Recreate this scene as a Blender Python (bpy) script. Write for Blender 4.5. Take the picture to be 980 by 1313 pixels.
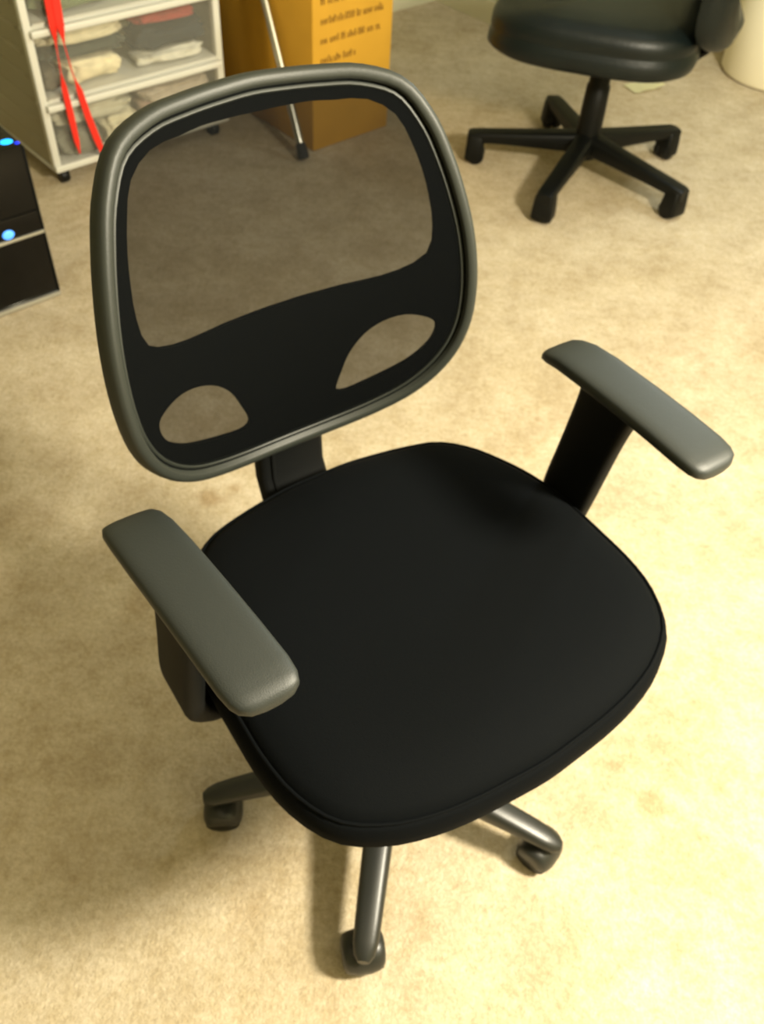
import bpy, bmesh, math, random
from mathutils import Vector, Matrix, noise
from math import sin, cos, pi, radians, atan2, hypot

for o in list(bpy.data.objects):
    bpy.data.objects.remove(o, do_unlink=True)
SC = bpy.context.scene
COL = SC.collection
random.seed(7)

# ------------------------------------------------------------------ camera
F_PX, PITCH, ROLL, CAM_H = 1144.9, 0.8304, 0.0729, 1.3098
Fv = Vector((0, cos(PITCH), -sin(PITCH)))
U0 = Vector((0, sin(PITCH), cos(PITCH)))
R0 = Vector((1, 0, 0))
Rv = cos(ROLL) * R0 + sin(ROLL) * U0
Uv = -sin(ROLL) * R0 + cos(ROLL) * U0
cd = bpy.data.cameras.new('camera')
cam = bpy.data.objects.new('camera', cd)
COL.objects.link(cam)
cam.matrix_world = Matrix(((Rv.x, Uv.x, -Fv.x, 0), (Rv.y, Uv.y, -Fv.y, 0), (Rv.z, Uv.z, -Fv.z, CAM_H), (0, 0, 0, 1)))
cd.sensor_fit = 'VERTICAL'
cd.sensor_height = 24
cd.lens = 24 * F_PX / 1313
cd.clip_start = 0.05
cd.dof.use_dof = True                      # the phone focused too near: the whole place is a little soft
cd.dof.focus_distance = 0.5
cd.dof.aperture_fstop = cd.lens / 1000 / 0.0024
SC.camera = cam

# ------------------------------------------------------------------ world, lights, exposure
w = bpy.data.worlds.new('world')
SC.world = w
w.use_nodes = True
w.node_tree.nodes['Background'].inputs[0].default_value = (0.9, 0.8, 0.6, 1)
w.node_tree.nodes['Background'].inputs[1].default_value = 0.02


def lamp(name, loc, energy, color, radius):
    d = bpy.data.lights.new(name, 'POINT')
    d.energy = energy
    d.color = color
    d.shadow_soft_size = radius
    o = bpy.data.objects.new(name, d)
    COL.objects.link(o)
    o.location = loc
    return o


lamp('warm_lamp_light', (1.12, 0.34, 1.55), 322, (1.0, 0.91, 0.71), 0.13)
lamp('cool_lamp_light', (1.2, 2.5, 1.6), 42, (0.86, 0.97, 1.0), 0.14)

vs = SC.view_settings
vs.view_transform = 'Standard'
vs.look = 'None'
vs.exposure = 0.0
vs.gamma = 1.0
vs.use_curve_mapping = False


# ------------------------------------------------------------------ materials
def mat(name, col, rough=0.6, spec=0.5, bump=0.0, bscale=200, metal=0.0, var=0.0, vscale=20, sheen=0.0, coat=0.0):
    m = bpy.data.materials.new(name)
    m.use_nodes = True
    nt = m.node_tree
    b = nt.nodes['Principled BSDF']
    b.inputs['Base Color'].default_value = (*col, 1)
    b.inputs['Roughness'].default_value = rough
    b.inputs['Specular IOR Level'].default_value = spec
    b.inputs['Metallic'].default_value = metal
    b.inputs['Sheen Weight'].default_value = sheen
    b.inputs['Coat Weight'].default_value = coat
    tc = nt.nodes.new('ShaderNodeTexCoord')
    if var:
        n = nt.nodes.new('ShaderNodeTexNoise')
        n.inputs['Scale'].default_value = vscale
        n.inputs['Detail'].default_value = 4
        r = nt.nodes.new('ShaderNodeValToRGB')
        r.color_ramp.elements[0].position = 0.3
        r.color_ramp.elements[1].position = 0.7
        r.color_ramp.elements[0].color = (*[c * (1 - var) for c in col], 1)
        r.color_ramp.elements[1].color = (*[min(1, c * (1 + var)) for c in col], 1)
        nt.links.new(tc.outputs['Object'], n.inputs['Vector'])
        nt.links.new(n.outputs['Fac'], r.inputs['Fac'])
        nt.links.new(r.outputs['Color'], b.inputs['Base Color'])
    if bump:
        n = nt.nodes.new('ShaderNodeTexNoise')
        n.inputs['Scale'].default_value = bscale
        n.inputs['Detail'].default_value = 3
        bp = nt.nodes.new('ShaderNodeBump')
        bp.inputs['Strength'].default_value = bump
        bp.inputs['Distance'].default_value = 0.002
        nt.links.new(tc.outputs['Object'], n.inputs['Vector'])
        nt.links.new(n.outputs['Fac'], bp.inputs['Height'])
        nt.links.new(bp.outputs['Normal'], b.inputs['Normal'])
    return m


def see_through(name, col, clear, rough=0.4, spec=0.5):
    """woven mesh or hazy plastic: part of the light passes straight through"""
    m = mat(name, col, rough, spec)
    nt = m.node_tree
    t = nt.nodes.new('ShaderNodeBsdfTransparent')
    x = nt.nodes.new('ShaderNodeMixShader')
    x.inputs[0].default_value = clear
    nt.links.new(nt.nodes['Principled BSDF'].outputs[0], x.inputs[1])
    nt.links.new(t.outputs[0], x.inputs[2])
    nt.links.new(x.outputs[0], nt.nodes['Material Output'].inputs[0])
    return m


def carpet_material():
    m = mat('carpet', (0.6, 0.5, 0.34), 0.95, 0.1)
    nt = m.node_tree
    b = nt.nodes['Principled BSDF']
    tc = nt.nodes.new('ShaderNodeTexCoord')

    def noise_node(scale, detail, rough=0.6):
        n = nt.nodes.new('ShaderNodeTexNoise')
        n.inputs['Scale'].default_value = scale
        n.inputs['Detail'].default_value = detail
        n.inputs['Roughness'].default_value = rough
        nt.links.new(tc.outputs['Object'], n.inputs['Vector'])
        return n

    def ramp(src, p0, c0, p1, c1):
        r = nt.nodes.new('ShaderNodeValToRGB')
        r.color_ramp.elements[0].position = p0
        r.color_ramp.elements[1].position = p1
        r.color_ramp.elements[0].color = (*c0, 1)
        r.color_ramp.elements[1].color = (*c1, 1)
        nt.links.new(src.outputs['Fac'], r.inputs['Fac'])
        return r

    def mix(a, bb, fac, mode='MULTIPLY'):
        x = nt.nodes.new('ShaderNodeMix')
        x.data_type = 'RGBA'
        x.blend_type = mode
        if isinstance(fac, float):
            x.inputs[0].default_value = fac
        else:
            nt.links.new(fac, x.inputs[0])
        nt.links.new(a, x.inputs[6])
        if isinstance(bb, tuple):
            x.inputs[7].default_value = (*bb, 1)
        else:
            nt.links.new(bb, x.inputs[7])
        return x.outputs[2]

    base = ramp(noise_node(9, 5), 0.32, (0.56, 0.475, 0.345), 0.68, (0.70, 0.615, 0.47))
    tuft = ramp(noise_node(110, 4, 0.8), 0.3, (0.60, 0.57, 0.50), 0.7, (1, 1, 1))
    big = ramp(noise_node(2.3, 3), 0.35, (0.88, 0.85, 0.78), 0.6, (1, 1, 1))
    c = mix(base.outputs[0], tuft.outputs[0], 0.8)
    clump = ramp(noise_node(34, 4, 0.7), 0.34, (0.80, 0.76, 0.66), 0.6, (1, 1, 1))
    c = mix(c, clump.outputs[0], 0.75)
    c = mix(c, big.outputs[0], 0.8)
    # worn brown spots: soft round masks at fixed places on the carpet, broken up by noise
    wob = noise_node(28, 4)
    for (x, y, r, k) in ((0.455, 0.62, 0.035, 0.55), (0.40, 0.685, 0.03, 0.35), (-0.345, 1.20, 0.035, 0.6), (-0.30, 1.235, 0.02, 0.45),
                         (-0.10, 0.56, 0.03, 0.3), (-0.42, 0.93, 0.05, 0.3), (-0.40, 1.42, 0.05, 0.25), (0.33, 1.51, 0.012, 0.5),
                         (0.43, 1.05, 0.04, 0.2), (-0.15, 0.42, 0.05, 0.3), (-0.70, 1.10, 0.07, 0.25), (0.62, 1.45, 0.06, 0.2)):
        vm = nt.nodes.new('ShaderNodeVectorMath')
        vm.operation = 'DISTANCE'
        vm.inputs[1].default_value = (x, y, 0)
        nt.links.new(tc.outputs['Object'], vm.inputs[0])
        ad = nt.nodes.new('ShaderNodeMath')
        ad.operation = 'MULTIPLY_ADD'
        ad.inputs[1].default_value = r * 1.8
        nt.links.new(wob.outputs['Fac'], ad.inputs[0])
        nt.links.new(vm.outputs['Value'], ad.inputs[2])
        mr = nt.nodes.new('ShaderNodeMapRange')
        mr.interpolation_type = 'SMOOTHSTEP'
        mr.inputs['From Min'].default_value = r * 1.0
        mr.inputs['From Max'].default_value = r * 2.0
        mr.inputs['To Min'].default_value = k
        mr.inputs['To Max'].default_value = 0
        nt.links.new(ad.outputs[0], mr.inputs['Value'])
        c = mix(c, (0.62, 0.50, 0.34), mr.outputs[0])
    nt.links.new(c, b.inputs['Base Color'])
    bp = nt.nodes.new('ShaderNodeBump')
    bp.inputs['Strength'].default_value = 0.6
    bp.inputs['Distance'].default_value = 0.006
    nt.links.new(noise_node(160, 3, 0.7).outputs['Fac'], bp.inputs['Height'])
    nt.links.new(bp.outputs['Normal'], b.inputs['Normal'])
    return m


M = {
    'carpet': carpet_material(),
    'wall': mat('wall_paint', (0.36, 0.35, 0.22), 0.9, 0.2, 0.1, 120),
    'ceiling': mat('ceiling_paint', (0.46, 0.44, 0.37), 0.95, 0.1),
    'baseboard': mat('baseboard_paint', (0.55, 0.52, 0.36), 0.6),
    'seat_fabric': mat('black_seat_fabric', (0.0016, 0.0022, 0.0027), 0.8, 0.06, 0.25, 900, sheen=0.004),
    'plastic': mat('dark_grey_plastic', (0.004, 0.0045, 0.0045), 0.62, 0.10, 0.12, 700),
    'frame': mat('back_frame_plastic', (0.021, 0.024, 0.020), 0.5, 0.4, 0.1, 700),
    'arm': mat('arm_pad_plastic', (0.017, 0.0205, 0.019), 0.52, 0.5, 0.15, 800),
    'leg': mat('base_leg_nylon', (0.014, 0.015, 0.013), 0.36, 0.5, 0.08, 600),
    'wheel': mat('caster_black', (0.004, 0.0045, 0.004), 0.42, 0.25),
    'shell': mat('lumbar_panel_black', (0.0030, 0.0038, 0.0040), 0.75, 0.10, 0.2, 900),
    'mesh': see_through('back_mesh_weave', (0.0022, 0.0027, 0.0029), 0.235, 0.85, 0.05),
    'steel': mat('gas_lift_steel', (0.05, 0.05, 0.05), 0.3, 0.5, metal=0.8),
    'far_vinyl': mat('far_chair_vinyl', (0.003, 0.006, 0.006), 0.42, 0.3, 0.25, 90, var=0.2, vscale=12),
    'far_base': mat('far_chair_base', (0.003, 0.0035, 0.003), 0.45, 0.2),
    'cart_white': mat('cart_white_plastic', (0.62, 0.61, 0.54), 0.45, 0.5),
    'cart_side': mat('cart_side_plastic', (0.30, 0.27, 0.18), 0.5, 0.4),
    'drawer_clear': see_through('drawer_clear_plastic', (0.62, 0.60, 0.50), 0.91, 0.35, 0.3),
    'red': mat('red_ribbon', (0.75, 0.025, 0.012), 0.6, 0.3),
    'card': mat('orange_cardboard', (0.50, 0.27, 0.026), 0.8, 0.2, 0.1, 60, var=0.06, vscale=8),
    'ink': mat('brown_print', (0.13, 0.055, 0.008), 0.8, 0.2),
    'tape': mat('packing_tape', (0.55, 0.30, 0.06), 0.25, 0.5),
    'chrome': mat('chrome_tube', (0.62, 0.62, 0.58), 0.16, 0.5, metal=1.0),
    'rubber': mat('black_rubber', (0.012, 0.012, 0.012), 0.7, 0.3),
    'tower': mat('tower_gloss_black', (0.003, 0.003, 0.003), 0.16, 0.25),
    'tower_side': mat('tower_side_steel', (0.02, 0.02, 0.02), 0.45, 0.5),
    'silver': mat('tower_silver_trim', (0.55, 0.54, 0.48), 0.3, 0.5, metal=0.7),
    'cream': mat('cream_bin_plastic', (0.88, 0.82, 0.62), 0.5, 0.4),
    'paper': mat('cream_paper', (0.85, 0.82, 0.55), 0.8, 0.2),
}


def glow(name, col, s):
    m = bpy.data.materials.new(name)
    m.use_nodes = True
    b = m.node_tree.nodes['Principled BSDF']
    b.inputs['Base Color'].default_value = (*col, 1)
    b.inputs['Emission Color'].default_value = (*col, 1)
    b.inputs['Emission Strength'].default_value = s
    return m


M['led_cyan'] = glow('led_cyan', (0.01, 0.35, 1.0), 2.6)
M['led_blue'] = glow('led_blue', (0.005, 0.03, 1.0), 1.2)
M['led_pale'] = glow('led_pale', (0.08, 0.32, 1.0), 1.3)


# ------------------------------------------------------------------ helpers
def tag(o, label=None, cat=None, group=None, kind=None):
    if label:
        o['label'] = label
    if cat:
        o['category'] = cat
    if group:
        o['group'] = group
    if kind:
        o['kind'] = kind
    return o


def empty(name, loc, rotz, label, cat, group=None):
    o = bpy.data.objects.new(name, None)
    COL.objects.link(o)
    o.location = loc
    o.rotation_euler = (0, 0, rotz)
    o.empty_display_size = 0.05
    return tag(o, label, cat, group)


def obj(name, bm, m, parent=None, smooth=True, angle=40, subsurf=0):
    bmesh.ops.recalc_face_normals(bm, faces=bm.faces)
    me = bpy.data.meshes.new(name)
    bm.to_mesh(me)
    bm.free()
    me.materials.append(M[m] if isinstance(m, str) else m)
    if smooth:
        for p in me.polygons:
            p.use_smooth = True
        me.set_sharp_from_angle(angle=radians(angle))
    o = bpy.data.objects.new(name, me)
    COL.objects.link(o)
    if parent:
        o.parent = parent
    if subsurf:
        s = o.modifiers.new('sub', 'SUBSURF')
        s.levels = s.render_levels = subsurf
    return o


def loft(bm, rings, close_path=False, cap=True):
    """skin a list of rings with equal point counts"""
    vr = [[bm.verts.new(p) for p in r] for r in rings]
    n = len(vr[0])
    L = len(vr)
    for i in range(L if close_path else L - 1):
        a, b = vr[i], vr[(i + 1) % L]
        for j in range(n):
            bm.faces.new((a[j], a[(j + 1) % n], b[(j + 1) % n], b[j]))
    if cap and not close_path:
        bm.faces.new(vr[0][::-1])
        bm.faces.new(vr[-1])
    return vr


def rrect(wd, hg, r, k=4):
    """rounded rectangle section, counter clockwise"""
    pts = []
    for (cx, cy, a0) in ((wd / 2 - r, hg / 2 - r, 0), (-wd / 2 + r, hg / 2 - r, 90), (-wd / 2 + r, -hg / 2 + r, 180), (wd / 2 - r, -hg / 2 + r, 270)):
        for i in range(k + 1):
            a = radians(a0 + 90 * i / k)
            pts.append((cx + r * cos(a), cy + r * sin(a)))
    return pts


def add_box(bm, x0, x1, y0, y1, z0, z1, bev=0.0, seg=2):
    vs_ = [bm.verts.new((x, y, z)) for x in (x0, x1) for y in (y0, y1) for z in (z0, z1)]
    fs = [(0, 1, 3, 2), (4, 6, 7, 5), (0, 4, 5, 1), (2, 3, 7, 6), (0, 2, 6, 4), (1, 5, 7, 3)]
    faces = [bm.faces.new([vs_[i] for i in f]) for f in fs]
    if bev:
        ed = list({e for f in faces for e in f.edges})
        bmesh.ops.bevel(bm, geom=ed, offset=bev, segments=seg, affect='EDGES', profile=0.5)
    return bm


def box(x0, x1, y0, y1, z0, z1, bev=0.0, seg=2):
    return add_box(bmesh.new(), x0, x1, y0, y1, z0, z1, bev, seg)


def lathe(bm, prof, n=28, M4=None):
    rings = []
    for (r, z) in prof:
        ring = [Vector((r * cos(2 * pi * i / n), r * sin(2 * pi * i / n), z)) for i in range(n)]
        if M4:
            ring = [M4 @ p for p in ring]
        rings.append(ring)
    loft(bm, rings)


def tube(bm, a, b, r, n=16):
    a, b = Vector(a), Vector(b)
    q = (b - a).to_track_quat('Z', 'Y').to_matrix().to_4x4()
    lathe(bm, [(r, 0), (r, (b - a).length)], n, Matrix.Translation(a) @ q)


def catmull(tab, t):
    """periodic Catmull-Rom on equally spaced values"""
    n = len(tab)
    x = t * n
    i = int(math.floor(x))
    f = x - i
    p = [tab[(i + k) % n] for k in (-1, 0, 1, 2)]
    return 0.5 * (2 * p[1] + (p[2] - p[0]) * f + (2 * p[0] - 5 * p[1] + 4 * p[2] - p[3]) * f * f + (3 * p[1] - p[0] - 3 * p[2] + p[3]) * f ** 3)


def polar_outline(half, n):
    """half: radius at -90..90 step 10 (mirror symmetric). -> n points"""
    full = list(half) + list(half[-2:0:-1])      # -90 .. 260
    pts = []
    for i in range(n):
        t = i / n
        a = radians(-90 + 360 * t)
        r = catmull(full, t)
        pts.append((r * cos(a), r * sin(a)))
    return pts


def inset(pts, d):
    """move a closed outline inward by d"""
    n = len(pts)
    out = []
    for i in range(n):
        x0, y0 = pts[i - 1]
        x1, y1 = pts[(i + 1) % n]
        tx, ty = x1 - x0, y1 - y0
        l = hypot(tx, ty) or 1
        out.append((pts[i][0] - ty / l * d, pts[i][1] + tx / l * d))
    return out


def scaled(pts, s):
    return [(x * s, y * s) for x, y in pts]


# ------------------------------------------------------------------ the room (its walls run at about 45 degrees to the view)
TH = radians(44.5)
UX, UY = cos(TH), sin(TH)


def room(u, v, z=0.0):
    return Vector((u * UX - v * UY, u * UY + v * UX, z))


def struct(name, bm, m):
    o = obj(name, bm, m, None, False)
    o['kind'] = 'structure'
    return o


bm = bmesh.new()
fv = [bm.verts.new(room(u, v)) for (u, v) in ((-2.3, -2.3), (4.0, -2.3), (4.0, 3.0), (-2.3, 3.0))]
top = bmesh.ops.extrude_face_region(bm, geom=[bm.faces.new(fv)])
for e in top['geom']:
    if isinstance(e, bmesh.types.BMVert):
        e.co.z -= 0.1
struct('floor', bm, 'carpet')


def room_box(u0, u1, v0, v1, z0, z1):
    b = box(u0, u1, v0, v1, z0, z1)
    bmesh.ops.transform(b, matrix=Matrix.Rotation(TH, 4, 'Z'), verts=b.verts)
    return b


H = 2.45
struct('ceiling', room_box(-2.3, 4.0, -2.3, 3.0, H, H + 0.1), 'ceiling')
struct('wall_left', room_box(-2.3, 2.94, 2.9, 3.0, 0, H), 'wall')
struct('wall_back', room_box(2.94, 4.0, 2.25, 3.0, 0, H), 'wall')        # sticks out into the room; ends behind the far chair
struct('wall_far', room_box(3.9, 4.0, -2.3, 2.25, 0, H), 'wall')
struct('wall_right', room_box(-2.2, 3.9, -2.3, -2.2, 0, H), 'wall')
struct('wall_front', room_box(-2.3, -2.2, -2.2, 2.9, 0, H), 'wall')
struct('baseboard_back', room_box(2.928, 2.94, 2.25, 2.9, 0, 0.085), 'baseboard')
struct('baseboard_left', room_box(-2.2, 2.928, 2.888, 2.9, 0, 0.085), 'baseboard')
struct('baseboard_far', room_box(3.888, 3.9, -2.2, 2.25, 0, 0.085), 'baseboard')

# ------------------------------------------------------------------ the mesh-back office chair
PSI = 0.6327
chair = empty('office_chair', (0.0357, 0.6193, 0), PSI, 'black mesh-back office chair with armrests standing in the middle of the carpet', 'office chair')
# local frame: +x to the right in the photo, -y is where the chair faces, +y its back

# seat cushion
SEAT = [.234, .237, .242, .252, .264, .264, .2585, .255, .2525, .2515, .256, .2675, .2805, .287, .278, .264, .2515, .2435, .242]
NS = 96
so = [(x * 1.012 + 0.010, -(y + 0.0125) + 0.006) for x, y in polar_outline(SEAT, NS)][::-1]      # forward is -y
SCX, SCY = 0.010, -0.0065


def seat_ring(d, z, dome=0.0):
    r = inset(so, d)
    out = []
    for x, y in r:
        zz = z
        # the front lip rolls down a little, the sides rise slightly
        t = max(0.0, min(1.0, (-y - 0.10) / 0.15))
        zz -= 0.012 * t * t
        zz += 0.006 * min(1, ((x - SCX) / 0.25) ** 2)
        out.append(Vector((x, y, zz)))
    return out


def shrink(k, z):
    base = inset(so, 0.05)
    out = []
    for x, y in base:
        X, Y = SCX + (x - SCX) * k, SCY + (y - SCY) * k
        t = max(0.0, min(1.0, (-Y - 0.10) / 0.15))
        out.append(Vector((X, Y, z - 0.012 * t * t + 0.006 * min(1, ((X - SCX) / 0.25) ** 2))))
    return out


bm = bmesh.new()
loft(bm, [seat_ring(.05, .447), seat_ring(.014, .449), seat_ring(.004, .456), seat_ring(0, .467), seat_ring(.001, .479), seat_ring(.0045, .488), seat_ring(.0085, .4925),
          seat_ring(.0110, .492), seat_ring(.0145, .4975), seat_ring(.023, .503), seat_ring(.05, .508), shrink(.85, .509), shrink(.6, .507), shrink(.3, .505), shrink(.05, .5045)])
seat = obj('seat', bm, 'seat_fabric', chair, angle=60)
bm = bmesh.new()
ring0 = seat_ring(.0100, .4940)
rings = []
for i in range(NS):
    p, q = ring0[i], ring0[(i + 1) % NS]
    t = (q - p).normalized()
    nrm = Vector((t.y, -t.x, 0))
    rings.append([p + nrm * (0.002 * cos(a)) + Vector((0, 0, 0.002 * sin(a))) for a in [2 * pi * k / 8 for k in range(8)]])
loft(bm, rings, close_path=True)
obj('seat_piping', bm, 'seat_fabric', seat)
bm = bmesh.new()
loft(bm, [[Vector((SCX + (x - SCX) * k, SCY + (y - SCY) * k, z)) for x, y in inset(so, .02)] for k, z in ((.70, .418), (.86, .425), (.95, .437), (.96, .4475))])
obj('seat_pan', bm, 'plastic', chair)

# back: a curved surface y(x, z)
BQ = (0.26334, 0.20077, 1.361, -0.01256, -0.01016, 0.41058)


def back_y(x, z):
    b, tl, k, xo, yaw, kz = BQ
    return b + tl * (z - .8) - k * (x - xo) ** 2 - yaw * x + kz * (z - .8) ** 2


def on_back(x, z, off=0.0):
    """point of the back surface; off pushes it towards the sitter"""
    e = 1e-3
    dx = (back_y(x + e, z) - back_y(x - e, z)) / (2 * e)
    dz = (back_y(x, z + e) - back_y(x, z - e)) / (2 * e)
    n = Vector((dx, -1, dz)).normalized()
    return Vector((x, back_y(x, z), z)) + n * off, n


OUTER = [.212, .2135, .218, .224, .230, .2325, .2315, .2275, .222, .2185, .218, .2205, .227, .2365, .2415, .2295, .2145, .206, .204]
BXO, BZO = BQ[3], 0.76
NB = 120
outer2 = [(BXO + x, BZO + y) for x, y in polar_outline(OUTER, NB)]


def rim(d_in, prof, off=0.0):
    """sweep a closed profile (in-plane, normal) round the back outline inset by d_in"""
    path = inset(outer2, d_in)
    rings = []
    for i in range(NB):
        (x0, z0), (x1, z1) = path[i - 1], path[(i + 1) % NB]
        p, n = on_back(*path[i], off)
        a, _ = on_back(x0, z0, off)
        b, _ = on_back(x1, z1, off)
        t = (b - a).normalized()
        s = t.cross(n).normalized()             # in the surface, across the rim
        rings.append([p + s * u + n * v for u, v in prof])
    b_ = bmesh.new()
    loft(b_, rings, close_path=True)
    return b_


# outer rim: rounded bar with a groove along its inner face
prof = [(.0104, 0), (.0100, .006), (.0085, .0098), (.0055, .0112), (.0005, .0112), (-.0022, .0098), (-.0034, .0050), (-.0050, .0042), (-.0062, .0056), (-.0082, .0060), (-.0098, .0046),
        (-.0106, .002), (-.0104, -.006), (-.008, -.010), (0, -.0120), (.007, -.010), (.010, -.006)]
back_frame = obj('back_frame', rim(0.0100, prof), 'frame', chair, angle=50)

# lumbar panel: opaque plate with three openings behind the mesh
WIN = [.089, .090, .094, .1015, .113, .132, .157, .1775, .176, .171, .168, .1665, .1655, .1525, .1305, .1175, .108, .103, .101]
win2 = [(BXO + x, 0.83 + y) for x, y in polar_outline(WIN, 72)]
hole_r = [(.058, .610), (.065, .633), (.076, .658), (.095, .680), (.118, .693), (.142, .698), (.163, .694), (.175, .686), (.175, .670), (.165, .652), (.143, .632), (.108, .615), (.072, .604)]


def smooth_closed(pts, k=4):
    n = len(pts)
    xs = [p[0] for p in pts]
    ys = [p[1] for p in pts]
    return [(catmull(xs, i / (n * k)), catmull(ys, i / (n * k))) for i in range(n * k)]


hole_r = smooth_closed(hole_r, 3)
hr2 = [(BXO + x, z) for x, z in hole_r]
hl2 = [(BXO - x, z) for x, z in hole_r]


def sheet(loops, off, thick, step=0.016):
    b_ = bmesh.new()
    edges = []
    for lp in loops:
        vv = [b_.verts.new((x, 0, z)) for x, z in lp]
        edges += [b_.edges.new((vv[i], vv[(i + 1) % len(vv)])) for i in range(len(vv))]
    bmesh.ops.triangle_fill(b_, edges=edges, use_beauty=True, normal=(0, -1, 0))
    x = -0.28
    while x < 0.28:
        bmesh.ops.bisect_plane(b_, geom=b_.verts[:] + b_.edges[:] + b_.faces[:], plane_co=(x, 0, 0), plane_no=(1, 0, 0))
        x += step
    z = 0.5
    while z < 1.05:
        bmesh.ops.bisect_plane(b_, geom=b_.verts[:] + b_.edges[:] + b_.faces[:], plane_co=(0, 0, z), plane_no=(0, 0, 1))
        z += 0.04
    for f in b_.faces:
        if f.normal.y > 0:
            f.normal_flip()
    base = list(b_.verts)
    if thick:
        ex = bmesh.ops.extrude_face_region(b_, geom=b_.faces[:])
        newv = {v for v in ex['geom'] if isinstance(v, bmesh.types.BMVert)}
    else:
        newv = set()
    for v in b_.verts:
        p, _ = on_back(v.co.x, v.co.z, off - (thick if v not in newv else 0))
        v.co = p
    return b_


shell_edge = inset(outer2, 0.010)
obj('lumbar_panel', sheet([shell_edge, win2, hr2, hl2], 0.002, 0.006), 'shell', chair, angle=30)
tag(obj('back_mesh', sheet([inset(outer2, 0.012)], 0.005, 0.0), 'mesh', chair, angle=30), 'see-through dark mesh stretched across the back frame')

# upright that carries the back
sec = rrect(.096, .026, .009, 3)
path = [(.02, .405, 0, .8), (.12, .404, 0, .85), (.20, .408, 25, .95), (.245, .432, 50, 1.0), (.268, .475, 75, .98), (.272, .53, 92, .97), (.267, .58, 96, 1.0), (.262, .63, 95, 1.06), (.263, .68, 90, 1.1)]
bm = bmesh.new()
rings = []
for (y, z, a, s) in path:
    a = radians(a)
    n = Vector((0, -sin(a), cos(a)))
    rings.append([Vector((-.004 + u * s, y, z)) + n * v for u, v in sec])
loft(bm, rings)
up = obj('back_upright', bm, 'plastic', chair, angle=50)
bm = bmesh.new()
rings = []
for (y, z, a, s) in path[3:]:
    a = radians(a)
    n = Vector((0, -sin(a), cos(a)))
    rings.append([Vector((-.004 - .030 * s + u, y, z)) + n * (v + .0135) for u, v in rrect(.006, .005, .002, 2)])
loft(bm, rings)
obj('upright_rib', bm, 'plastic', up)


# armrests
def arm(sx):
    cx = 0.261 if sx > 0 else -0.257
    toe = -.01 if sx > 0 else .085
    # y (front -, back +), half width factor, centre drop, thickness
    ys = [(-.149, .30, -.006, .010), (-.1475, .62, -.004, .016), (-.143, .84, -.002, .021), (-.135, .95, -.001, .024), (-.12, 1.0, 0, .0255), (-.08, 1.0, .001, .026), (-.03, .99, .001, .026),
          (.03, .98, -.001, .026), (.065, .95, -.004, .025), (.084, .90, -.009, .022), (.093, .80, -.012, .018), (.0975, .60, -.0145, .013), (.099, .30, -.016, .008)]
    b_ = bmesh.new()
    rings = []
    hw = 0.0322
    n = 24
    for (y, k, dz, th) in ys:
        ring = []
        for i in range(n):
            a = 2 * pi * i / n
            ca, sa = cos(a), sin(a)
            ex = 0.5
            u = math.copysign(abs(ca) ** ex, ca) * hw * k
            v = math.copysign(abs(sa) ** (0.62 if sa > 0 else ex), sa) * th / 2
            cxx = cx + toe * sx * y          # a little toe-in, more on the left arm
            # rear end bends across: outer corner reaches further back
            ring.append(Vector((cxx + u, y, .695 + dz + v * .75)))
        rings.append(ring)
    loft(b_, rings)
    a_ = obj('armrest', b_, 'arm', chair, angle=60)
    # post: flat blade from under the pad, down past the seat edge, curling in under it
    pts = [(.262, .690, -.002, .112, .030), (.262, .680, -.001, .096, .027), (.263, .664, .003, .081, .025), (.265, .62, .011, .076, .024), (.267, .56, .020, .075, .024), (.269, .51, .028, .075, .024),
           (.2695, .486, .031, .073, .024), (.267, .466, .030, .066, .024), (.258, .450, .028, .056, .022), (.238, .440, .030, .06, .018), (.17, .434, .028, .058, .018), (.11, .43, .028, .056, .016)]
    fine = []
    for i in range(len(pts) - 1):
        a, b, c, d = pts[max(0, i - 1)], pts[i], pts[i + 1], pts[min(len(pts) - 1, i + 2)]
        for k in range(4):
            f = k / 4
            fine.append(tuple(.5 * (2 * b[j] + (c[j] - a[j]) * f + (2 * a[j] - 5 * b[j] + 4 * c[j] - d[j]) * f * f + (3 * b[j] - a[j] - 3 * c[j] + d[j]) * f ** 3) for j in range(5)))
    pts = fine + [pts[-1]]
    b_ = bmesh.new()
    rings = []
    for i, (x, z, yc, wy, th) in enumerate(pts):
        j0, j1 = max(0, i - 1), min(len(pts) - 1, i + 1)
        t = Vector((pts[j1][0] - pts[j0][0], 0, pts[j1][1] - pts[j0][1])).normalized()
        nn = Vector((-t.z, 0, t.x))
        rings.append([Vector(((x + nn.x * v) * sx + (cx - .262 * sx), yc + u, z + nn.z * v)) for u, v in rrect(wy, th, min(.009, th * .42), 3)])
    loft(b_, rings)
    obj('arm_post', b_, 'plastic', a_, angle=50)


arm(1)
arm(-1)


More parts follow.
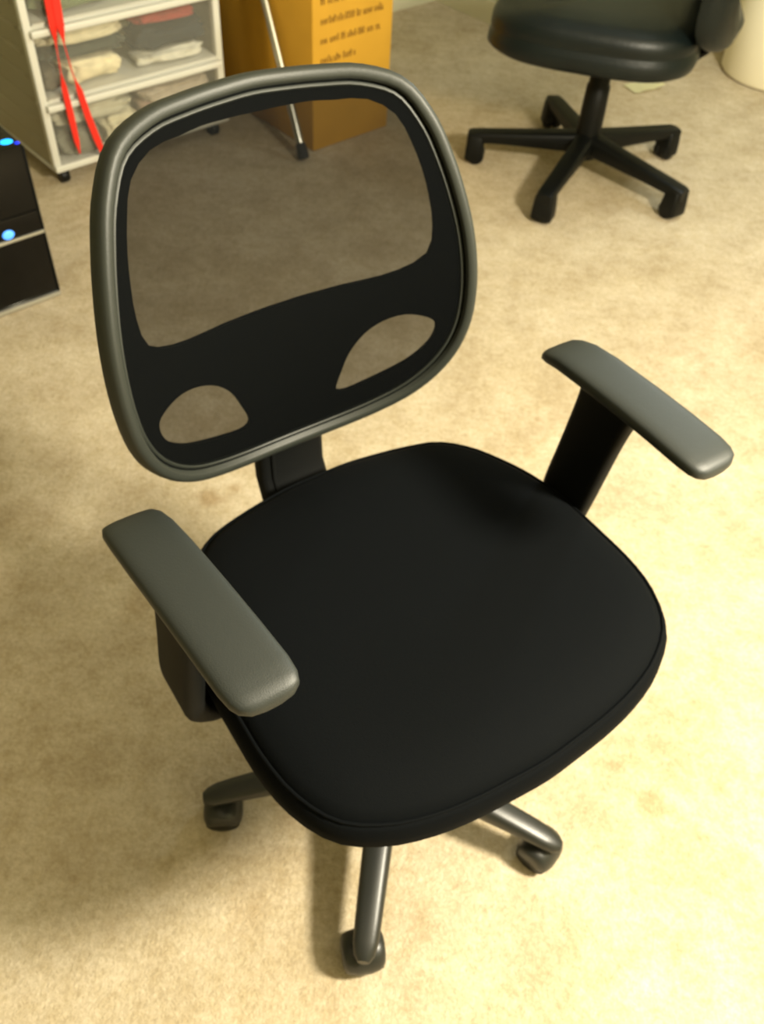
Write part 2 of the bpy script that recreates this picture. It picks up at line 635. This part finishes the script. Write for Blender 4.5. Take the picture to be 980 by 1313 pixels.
# five star base with casters
def caster(parent, pos, swivel, hood_m, wheel_m, R=0.026, cover=False):
    """twin-wheel caster: hood over two discs"""
    T = Matrix.Translation(pos) @ Matrix.Rotation(swivel, 4, 'Z')
    b_ = bmesh.new()
    n = 22
    for s in (-1, 1):                          # two wheels with rounded edge
        b2 = bmesh.new()
        lathe(b2, [(0.004, .006 * s), (R * .86, .006 * s), (R, .009 * s), (R, .021 * s), (R * .93, .0255 * s), (R * .55, .0275 * s), (0.004, .0275 * s)], 26,
              T @ Matrix.Translation((0, .010, R)) @ Matrix.Rotation(pi / 2, 4, 'Y'))
        me = bpy.data.meshes.new('t')
        b2.to_mesh(me)
        b2.free()
        b_.from_mesh(me)
        bpy.data.meshes.remove(me)
    obj('caster_wheel', b_, wheel_m, parent, angle=35)
    b_ = bmesh.new()
    if cover == 'block':                       # square hood carried straight down from the end of the leg
        loft(b_, [[T @ Vector((u, v + .004, z)) for u, v in rrect(wx, wy, .010, 3)] for wx, wy, z in
                  ((.060, .052, .014), (.062, .056, .018), (.060, .055, .045), (.055, .050, .078), (.050, .044, .086))])
    else:                                      # rounded hood over both wheels
        rings = []
        for s, k, up in ((-.0292, .50, .5), (-.0282, .74, .36), (-.025, .93, .22), (-.019, 1.06, .14), (-.009, 1.14, .09), (.009, 1.14, .09), (.019, 1.06, .14), (.025, .93, .22), (.0282, .74, .36), (.0292, .50, .5)):
            rings.append([T @ Vector((s, .010 + R * k * cos(a), R * (1 + up * .5) + R * k * sin(a))) for a in [radians(q) for q in range(-12, 193, 12)]])
        loft(b_, rings)
    lathe(b_, [(.009, R * .9), (.0105, R * 1.5), (.0105, R * 2.5)], 14, T)
    obj('caster_hood', b_, hood_m, parent, angle=35)


def star_base(parent, rot0, R, m_leg, m_wheel, hub_r, secs, swivels, caster_r, cover=False):
    for k in range(5):
        a = rot0 + 2 * pi * k / 5
        ca, sa = cos(a), sin(a)
        b_ = bmesh.new()
        rings = []
        for (r, wd, z0, z1, e) in secs:
            ring = []
            n = 20
            for i in range(n):
                t = 2 * pi * i / n
                c_, s_ = cos(t), sin(t)
                u = math.copysign(abs(c_) ** e, c_) * wd / 2
                v = (z0 + z1) / 2 + math.copysign(abs(s_) ** e, s_) * (z1 - z0) / 2
                if s_ < 0:
                    u *= .9
                ring.append(Vector((r * ca - u * sa, r * sa + u * ca, v)))
            rings.append(ring)
        loft(b_, rings)
        lg = obj('leg', b_, m_leg, parent, angle=50)
        caster(lg, Vector((R * ca, R * sa, 0)), a + swivels[k], m_leg, m_wheel, caster_r, cover)
    b_ = bmesh.new()
    lathe(b_, [(hub_r * .9, .062), (hub_r, .068), (hub_r, .110), (hub_r * .92, .120), (hub_r * .7, .124)], 32)
    obj('base_hub', b_, m_leg, parent)


rot1 = 3.3913 - PSI
# (radius from hub, width, underside z, top z, section exponent)
secs1 = [(.030, .046, .070, .122, .6), (.09, .043, .070, .117, .62), (.16, .0395, .066, .104, .65), (.225, .036, .062, .090, .7), (.250, .034, .058, .083, .75), (.264, .028, .056, .078, .85), (.272, .016, .058, .073, 1)]
star_base(chair, rot1, .256, 'leg', 'wheel', .040, secs1, (1.45, 1.85, 1.3, 1.0, 2.2), .0255)
bm = bmesh.new()
lathe(bm, [(.027, .10), (.027, .245), (.025, .25), (.0145, .25), (.0145, .39)], 24)
obj('gas_cylinder', bm, 'steel', chair)
obj('tilt_mechanism', box(-.07, .07, -.10, .10, .37, .418, .012), 'plastic', chair)

# ------------------------------------------------------------------ far office chair
far = empty('office_chair', (0.5332, 2.672, 0), 0, 'far dark padded office chair without armrests, cut off by the top edge', 'office chair')
secs2 = [(.025, .060, .072, .135, .5), (.12, .056, .072, .122, .45), (.24, .052, .070, .108, .42), (.315, .050, .066, .100, .40), (.345, .049, .062, .096, .40), (.357, .044, .060, .092, .5)]
star_base(far, 3.03, .335, 'far_base', 'wheel', .042, secs2, (1.57, 1.57, 1.4, 1.75, 1.57), .026, 'block')
bm = bmesh.new()
lathe(bm, [(.036, .10), (.036, .20), (.034, .27), (.030, .275), (.030, .34), (.018, .342), (.018, .36)], 24)
obj('gas_cylinder', bm, 'far_base', far)
obj('tilt_mechanism', box(-.10, .08, -.06, .06, .335, .385, .012), 'far_base', far)

FA = radians(-14)                      # the far chair faces left and a little to the camera: its own -x is the front
fc = Vector((-.035, .03, 0))


def far_pt(x, y, z):
    return Vector((fc.x + x * cos(FA) - y * sin(FA), fc.y + x * sin(FA) + y * cos(FA), z))


def sup(n, ax, ay, ex):
    out = []
    for i in range(n):
        t = 2 * pi * i / n
        c_, s_ = cos(t), sin(t)
        out.append((math.copysign(abs(c_) ** ex, c_) * ax, math.copysign(abs(s_) ** ex, s_) * ay))
    return out


bm = bmesh.new()
fs = [(.80, .372, 0), (.93, .374, 0), (.985, .384, 0), (1.0, .402, 0), (.993, .420, 0), (.975, .430, 0), (.972, .436, 0), (.985, .446, 0), (.975, .468, 0), (.93, .484, 0), (.80, .494, 0), (.5, .497, 0), (.1, .496, 0)]
base_o = sup(64, .290, .265, .62)
rings = []
for (k, z, _) in fs:
    ring = []
    for x, y in base_o:
        d = max(0, (-x - .14) / .15)
        ring.append(far_pt(x * k, y * k, z - .02 * d * d * (z > .39)))
    rings.append(ring)
loft(bm, rings)
obj('seat', bm, 'far_vinyl', far, angle=60)
# backrest: thick cushion at the +x end leaning back
bm = bmesh.new()
rings = []
for (off, k) in ((-.035, .80), (-.032, .92), (-.02, .985), (0, 1.0), (.018, .99), (.03, .95), (.036, .80)):
    ring = []
    for yy, zz in sup(56, .245, .27, .58):
        zc = zz * k
        y_ = yy * k
        x_ = .335 + off + .22 * (zc + .27) * .6 - .10 * (y_ / .245) ** 2 * .9
        ring.append(far_pt(x_, y_, .70 + zc))
    rings.append(ring)
loft(bm, rings)
obj('backrest', bm, 'far_vinyl', far, angle=60)
bm = bmesh.new()
rings = []
for (x, z, a) in ((.02, .366, 0), (.20, .366, 0), (.27, .374, 35), (.305, .405, 70), (.318, .46, 78), (.335, .54, 80)):
    a = radians(a)
    rings.append([far_pt(x - sin(a) * v, u, z + cos(a) * v) for u, v in rrect(.075, .016, .006, 3)])
loft(bm, rings)
obj('back_bracket', bm, 'far_base', far)

# ------------------------------------------------------------------ drawer cart
CART_A = Vector((-0.9856, 2.3506, 0))
CART = empty('drawer_cart', CART_A, radians(44.6), 'white plastic three-drawer cart with hazy see-through drawers full of clothes', 'drawer cart')
CW, CD = .585, .40                       # local: x along the front, y into the cart, z up
Z0, PIT = .05, .187
bm = bmesh.new()
T_ = .022
add_box(bm, 0, CW, 0, CD, Z0, Z0 + .008, .002)
add_box(bm, 0, CW, -.008, .001, Z0, Z0 + .018, .003)
add_box(bm, 0, CW, 0, CD, Z0 + 3 * PIT, Z0 + 3 * PIT + .022, .004)
for x in (0, CW - T_):
    add_box(bm, x, x + T_, 0, T_, Z0, Z0 + 3 * PIT + .01, .004)
    add_box(bm, x, x + T_, CD - T_, CD, Z0, Z0 + 3 * PIT + .01, .004)
for k in (1, 2):
    z = Z0 + k * PIT
    add_box(bm, 0, CW, .004, T_ + .004, z - .006, z + .004, .002)
obj('cart_frame', bm, 'cart_white', CART, angle=35)
for x in (.004, CW - .010):
    bm = box(x, x + .006, T_, CD - T_, Z0 + .01, Z0 + 3 * PIT + .01)
    for k in range(1, 9):
        z = Z0 + .06 * k
        add_box(bm, x - .002, x + .008, T_ + .03, CD - T_ - .03, z, z + .012, .001)
    obj('side_panel', bm, 'cart_side', CART, angle=35)
for k in range(3):
    z = Z0 + k * PIT + .004
    z1 = Z0 + (k + 1) * PIT - .008
    bm = bmesh.new()
    add_box(bm, T_ + .002, CW - T_ - .002, -.002, .001, z + .006, z1)             # hazy front
    add_box(bm, T_ + .002, T_ + .004, .001, CD - .03, z + .006, z1 - .02)
    add_box(bm, CW - T_ - .004, CW - T_ - .002, .001, CD - .03, z + .006, z1 - .02)
    add_box(bm, T_ + .002, CW - T_ - .002, CD - .03, CD - .027, z + .006, z1 - .02)
    dr = obj('drawer', bm, 'drawer_clear', CART, angle=35)
    bm = bmesh.new()
    add_box(bm, T_ + .002, CW - T_ - .002, -.002, CD - .027, z + .003, z + .006)
    obj('drawer_base', bm, 'cart_white', dr, angle=35)
    bm = bmesh.new()
    add_box(bm, .012, CW - .012, -.016, .002, z1 - .012, z1 + .006, .005)
    obj('drawer_lip', bm, 'cart_white', dr, angle=35)
for (x, y) in ((.035, .035), (CW - .035, .035), (.035, CD - .035), (CW - .035, CD - .035)):
    bm = bmesh.new()
    b2T = Matrix.Translation((x, y, .020)) @ Matrix.Rotation(pi / 2, 4, 'Y')
    lathe(bm, [(.004, -.012), (.018, -.012), (.020, -.009), (.020, .009), (.018, .012), (.004, .012)], 18, b2T)
    add_box(bm, x - .016, x + .016, y - .012, y + .012, .030, Z0 + .002, .003)
    obj('caster', bm, 'wheel', CART, angle=35)


def garment(name, x, y, z, sx, sy, sz, col, label, seed, rot=0.0, cat='clothing'):
    """a soft folded lump of cloth lying in a drawer"""
    b_ = bmesh.new()
    bmesh.ops.create_icosphere(b_, subdivisions=4, radius=1)
    for v in b_.verts:
        p = v.co.copy()
        q = Vector((math.copysign(abs(p.x) ** .5, p.x), math.copysign(abs(p.y) ** .5, p.y), math.copysign(abs(p.z) ** .6, p.z)))
        d = noise.noise(p * 1.7 + Vector((seed, 0, 0))) * .22 + abs(noise.noise(Vector((p.x * 1.2, p.y * 1.5, p.z * 5)) + Vector((0, seed, 0)))) * .25
        q *= (1 + d - .12)
        v.co = q
    for ax, sc in enumerate((sx, sy, sz)):
        hi = max(v.co[ax] for v in b_.verts)
        lo = min(v.co[ax] for v in b_.verts)
        for v in b_.verts:
            v.co[ax] = ((v.co[ax] - lo) / (hi - lo) * 2 - 1) * sc
    m = mat(name + '_cloth', col, .9, .2, .3, 150, var=.15, vscale=30)
    o = obj(name, b_, m, None, angle=80)
    o.matrix_world = Matrix.Translation(CART_A) @ Matrix.Rotation(radians(44.6), 4, 'Z') @ Matrix.Translation((x, y, z)) @ Matrix.Rotation(rot, 4, 'Y')
    return tag(o, label, cat, 'clothes in the plastic cart')


zb = [Z0 + k * PIT + .016 for k in range(3)]
# middle drawer
Y_ = .071
garment('folded_scarf', .062, Y_, zb[1] + .027, .030, .06, .027, (.10, .085, .06), 'small brownish grey cloth at the lower left end of the middle drawer', 3.3)
garment('folded_shirt', .185, Y_, zb[1] + .033, .088, .066, .032, (.74, .66, .44), 'cream bulging cloth at the bottom left of the middle drawer', 1.3)
garment('folded_trousers', .165, Y_, zb[1] + .087, .135, .066, .020, (.05, .058, .045), 'grey cloth lying on the cream one in the middle drawer', 7.7)
garment('folded_towel', .165, Y_, zb[1] + .124, .135, .066, .015, (.62, .56, .38), 'cream cloth on top of the left pile in the middle drawer', 2.9)
garment('folded_pillowcase', .435, Y_, zb[1] + .016, .118, .066, .015, (.62, .60, .50), 'whitish cloth at the lower right of the middle drawer', 5.1)
garment('folded_trousers', .435, Y_, zb[1] + .070, .118, .066, .037, (.020, .026, .030), 'dark grey folded cloth above the whitish one in the middle drawer', 4.1)
garment('folded_blouse', .425, Y_, zb[1] + .124, .105, .066, .015, (.30, .045, .035), 'red cloth on top of the dark grey one in the middle drawer', 9.2)
# bottom drawer
garment('folded_shirt', .105, Y_, zb[0] + .046, .070, .066, .045, (.16, .16, .125), 'grey crumpled cloth at the left of the bottom drawer', 11.1)
garment('folded_shirt', .245, Y_, zb[0] + .046, .066, .066, .045, (.50, .46, .32), 'pale crumpled cloth in the centre of the bottom drawer', 14.6)
garment('folded_shirt', .375, Y_, zb[0] + .046, .060, .066, .045, (.50, .36, .28), 'pinkish beige crumpled cloth right of centre in the bottom drawer', 17.5)
garment('folded_shirt', .498, Y_, zb[0] + .046, .057, .066, .045, (.28, .25, .18), 'brownish grey cloth at the right end of the bottom drawer', 19.4)
garment('folded_blanket', .16, Y_, zb[0] + .114, .125, .066, .022, (.42, .40, .30), 'pale cloth on the left pile of the bottom drawer', 23.3)
garment('folded_blanket', .42, Y_, zb[0] + .114, .125, .066, .022, (.34, .29, .22), 'beige cloth on the right pile of the bottom drawer', 25.3)
# top drawer
garment('folded_jacket', .165, Y_, zb[2] + .050, .13, .066, .049, (.13, .16, .08), 'green grey cloth at the left of the top drawer', 27.0)
garment('folded_sheet', .43, Y_, zb[2] + .050, .12, .066, .049, (.50, .47, .32), 'cream cloth at the right of the top drawer', 31.0)

# red lanyard hanging down the cart front from its top
CT = Matrix.Translation(CART_A) @ Matrix.Rotation(radians(44.6), 4, 'Z')


def ribbon(b_, pts, thick=.0012):
    """pts: (x, y, z, half width, twist angle) in cart space"""
    rings = []
    for (x, y, z, hw, tw) in pts:
        c_, s_ = cos(tw), sin(tw)
        rings.append([Vector((x + c_ * u - s_ * v, y + s_ * u + c_ * v, z)) for u, v in ((-hw, -thick), (hw, -thick), (hw, thick), (-hw, thick))])
    loft(b_, rings)


def strand(keys, n=40):
    out = []
    for i in range(n + 1):
        t = i / n * (len(keys) - 1)
        k = min(int(t), len(keys) - 2)
        f = t - k
        f = f * f * (3 - 2 * f)
        out.append(tuple(keys[k][j] * (1 - f) + keys[k + 1][j] * f for j in range(5)))
    return out


lan = empty('lanyard', CART_A, radians(44.6), 'red lanyard hanging in two twisted strands down the cart front', 'lanyard')
ZT = Z0 + 3 * PIT + .024
bm = bmesh.new()
ribbon(bm, strand([(.072, .06, ZT, .009, 0), (.072, -.012, ZT + .001, .010, .1), (.074, -.024, ZT - .03, .011, .15), (.070, -.024, .43, .011, .1), (.068, -.022, .375, .004, 1.0), (.066, -.021, .33, .003, 1.45),
                   (.066, -.021, .28, .009, .35), (.069, -.021, .20, .010, .15), (.071, -.021, .13, .008, .2), (.073, -.021, .095, .004, .9)], 60))
obj('strand', bm, 'red', lan, angle=60)
bm = bmesh.new()
ribbon(bm, strand([(.092, .06, ZT, .009, 0), (.092, -.012, ZT + .001, .010, -.1), (.092, -.027, ZT - .03, .011, -.1), (.088, -.027, .43, .010, -.2), (.090, -.024, .375, .004, 1.2), (.096, -.023, .31, .003, 1.5),
                   (.106, -.024, .26, .009, .2), (.116, -.024, .19, .010, .1), (.130, -.024, .12, .010, .1), (.140, -.024, .075, .008, .2)], 60))
obj('strand', bm, 'red', lan, angle=60)

# ------------------------------------------------------------------ cardboard box
BX = empty('cardboard_box', (-0.295, 2.691, 0), radians(44.6), 'orange cardboard box with brown printed lines, beside the drawer cart', 'box')
BW, BDp, BH = .307, .50, .50
obj('box_body', box(0, BW, 0, BDp, .001, BH, .004), 'card', BX, angle=35)
bm = bmesh.new()
add_box(bm, -.001, BW + .001, BDp / 2 - .025, BDp / 2 + .025, BH, BH + .0006)
add_box(bm, -.0007, -.0001, BDp / 2 - .025, BDp / 2 + .025, BH - .06, BH + .0006)
obj('tape_strip', bm, 'tape', BX, False)
for k, zz in enumerate((.010, .009)):
    x0 = .002 if k == 0 else BW - .002
    bm = box(.002, BW - .002, .003 if k == 0 else BDp / 2 + .002, BDp / 2 - .002 if k == 0 else BDp - .003, BH, BH + .003)
    obj('top_flap', bm, 'card', BX, False)
# four lines of unreadably small print: short strokes, flat on the front
rnd = random.Random(3)
for (z, xa, xb) in ((.420, .03, .175), (.368, .03, .262), (.316, .03, .262), (.262, .03, .16)):
    bm = bmesh.new()
    x = xa
    while x < xb:
        wl = rnd.uniform(.012, .034)
        x1 = min(xb, x + wl)
        xx = x
        while xx < x1:
            hgt = rnd.choice((.014, .014, .020))
            add_box(bm, xx, xx + .0044, -.0006, .0002, z - .007, z - .007 + hgt)
            if rnd.random() < .6:
                zq = z - .007 + rnd.choice((0, .006, .011))
                add_box(bm, xx, xx + .0075, -.0006, .0002, zq, zq + .003)
            xx += .0092
        x = x1 + .009
    obj('printed_line', bm, 'ink', BX, False)

# ------------------------------------------------------------------ chrome pole leaning on the box
P0 = Vector((-0.3139, 2.6214, 0))
dirp = Vector((-0.4444 + 0.3139, 2.8087 - 2.6214, 0.385)).normalized()
pole = empty('metal_pole', P0, 0, 'thin chrome pole leaning against the left side of the cardboard box', 'pole')
bm = bmesh.new()
tube(bm, dirp * .03, dirp * 1.15, .0135, 20)
obj('pole_tube', bm, 'chrome', pole)
bm = bmesh.new()
q = dirp.to_track_quat('Z', 'Y').to_matrix().to_4x4()
lathe(bm, [(.010, .009), (.017, .011), (.018, .02), (.0155, .05), (.0142, .055)], 20, q)
obj('rubber_foot', bm, 'rubber', pole)

# ------------------------------------------------------------------ computer tower
TW = empty('computer_tower', (-0.833, 1.845, 0), radians(43.7), 'glossy black computer tower with blue lights at the left edge', 'computer')
# local: -x along the front to the left, +y into the tower
W_, D_, H_ = .19, .44, .383
obj('case', box(-W_, 0, .012, D_, .012, H_ - .004, .004), 'tower_side', TW, angle=35)
fb = obj('front_bezel', box(-W_, 0, 0, .014, .014, H_, .003), 'tower', TW, angle=35)
obj('drive_door', box(-W_ + .006, -.006, -.004, .002, .188, .232, .002), 'tower', fb, angle=35)
tp = obj('top_panel', box(-W_, 0, .004, D_ - .01, H_ - .006, H_, .003), 'tower', TW, angle=35)
obj('silver_strip', box(-W_, -.001, -.005, .001, .174, .181, .0015), 'silver', fb, angle=35)
obj('bottom_trim', box(-W_, 0, -.006, .016, .004, .014, .002), 'silver', fb, angle=35)
obj('edge_trim', box(-.004, .0015, -.0015, .006, .014, H_ - .004, .001), 'plastic', fb, angle=35)
for (x, y) in ((-.15, .03), (-.03, .03), (-.15, .41), (-.03, .41)):
    bm = bmesh.new()
    lathe(bm, [(.011, 0), (.012, .003), (.012, .0135)], 14, Matrix.Translation((x, y, 0)))
    obj('rubber_foot', bm, 'rubber', TW)


def led(name, x, y, z, sx, sy, sz, m, parent, label):
    b_ = bmesh.new()
    bmesh.ops.create_uvsphere(b_, u_segments=18, v_segments=10, radius=1)
    for v in b_.verts:
        v.co = Vector((x + v.co.x * sx, y + v.co.y * sy, z + v.co.z * sz))
    return tag(obj(name, b_, m, parent), label)


led('power_light', -.024, .027, H_, .014, .012, .003, 'led_cyan', tp, 'bright cyan blue power light')
led('drive_light', -.0075, .010, H_, .0055, .0055, .0025, 'led_blue', tp, 'small deep blue light')
led('power_button', -.085, -.005, .196, .014, .004, .011, 'led_pale', fb, 'pale blue glowing button')

# ------------------------------------------------------------------ cream bin and paper scrap at the right
BN = empty('waste_bin', (1.362, 3.585, 0), 0, 'tall cream round bin behind the far chair at the right edge', 'bin')
bm = bmesh.new()
lathe(bm, [(.17, .002), (.192, .004), (.20, .014), (.205, .25), (.212, .52), (.219, .524), (.219, .54), (.207, .54), (.200, .25), (.19, .02)], 56)
obj('bin_body', bm, 'cream', BN)

bm = bmesh.new()
g = []
for i in range(9):
    for j in range(6):
        x, y = (i / 8 - .5) * .13, (j / 5 - .5) * .075
        g.append(bm.verts.new((x, y, .004 + .010 * abs(noise.noise(Vector((x * 18, y * 18, 3)))) + .014 * (i / 8) ** 3)))
for i in range(8):
    for j in range(5):
        bm.faces.new((g[i * 6 + j], g[(i + 1) * 6 + j], g[(i + 1) * 6 + j + 1], g[i * 6 + j + 1]))
bmesh.ops.solidify(bm, geom=bm.faces[:], thickness=.0025)
pp = obj('paper_scrap', bm, 'paper', None, angle=60)
pp.location = (0.835, 3.37, 0)
pp.rotation_euler = (0, 0, .5)
tag(pp, 'small cream paper scrap lying on the carpet behind the far chair', 'paper')
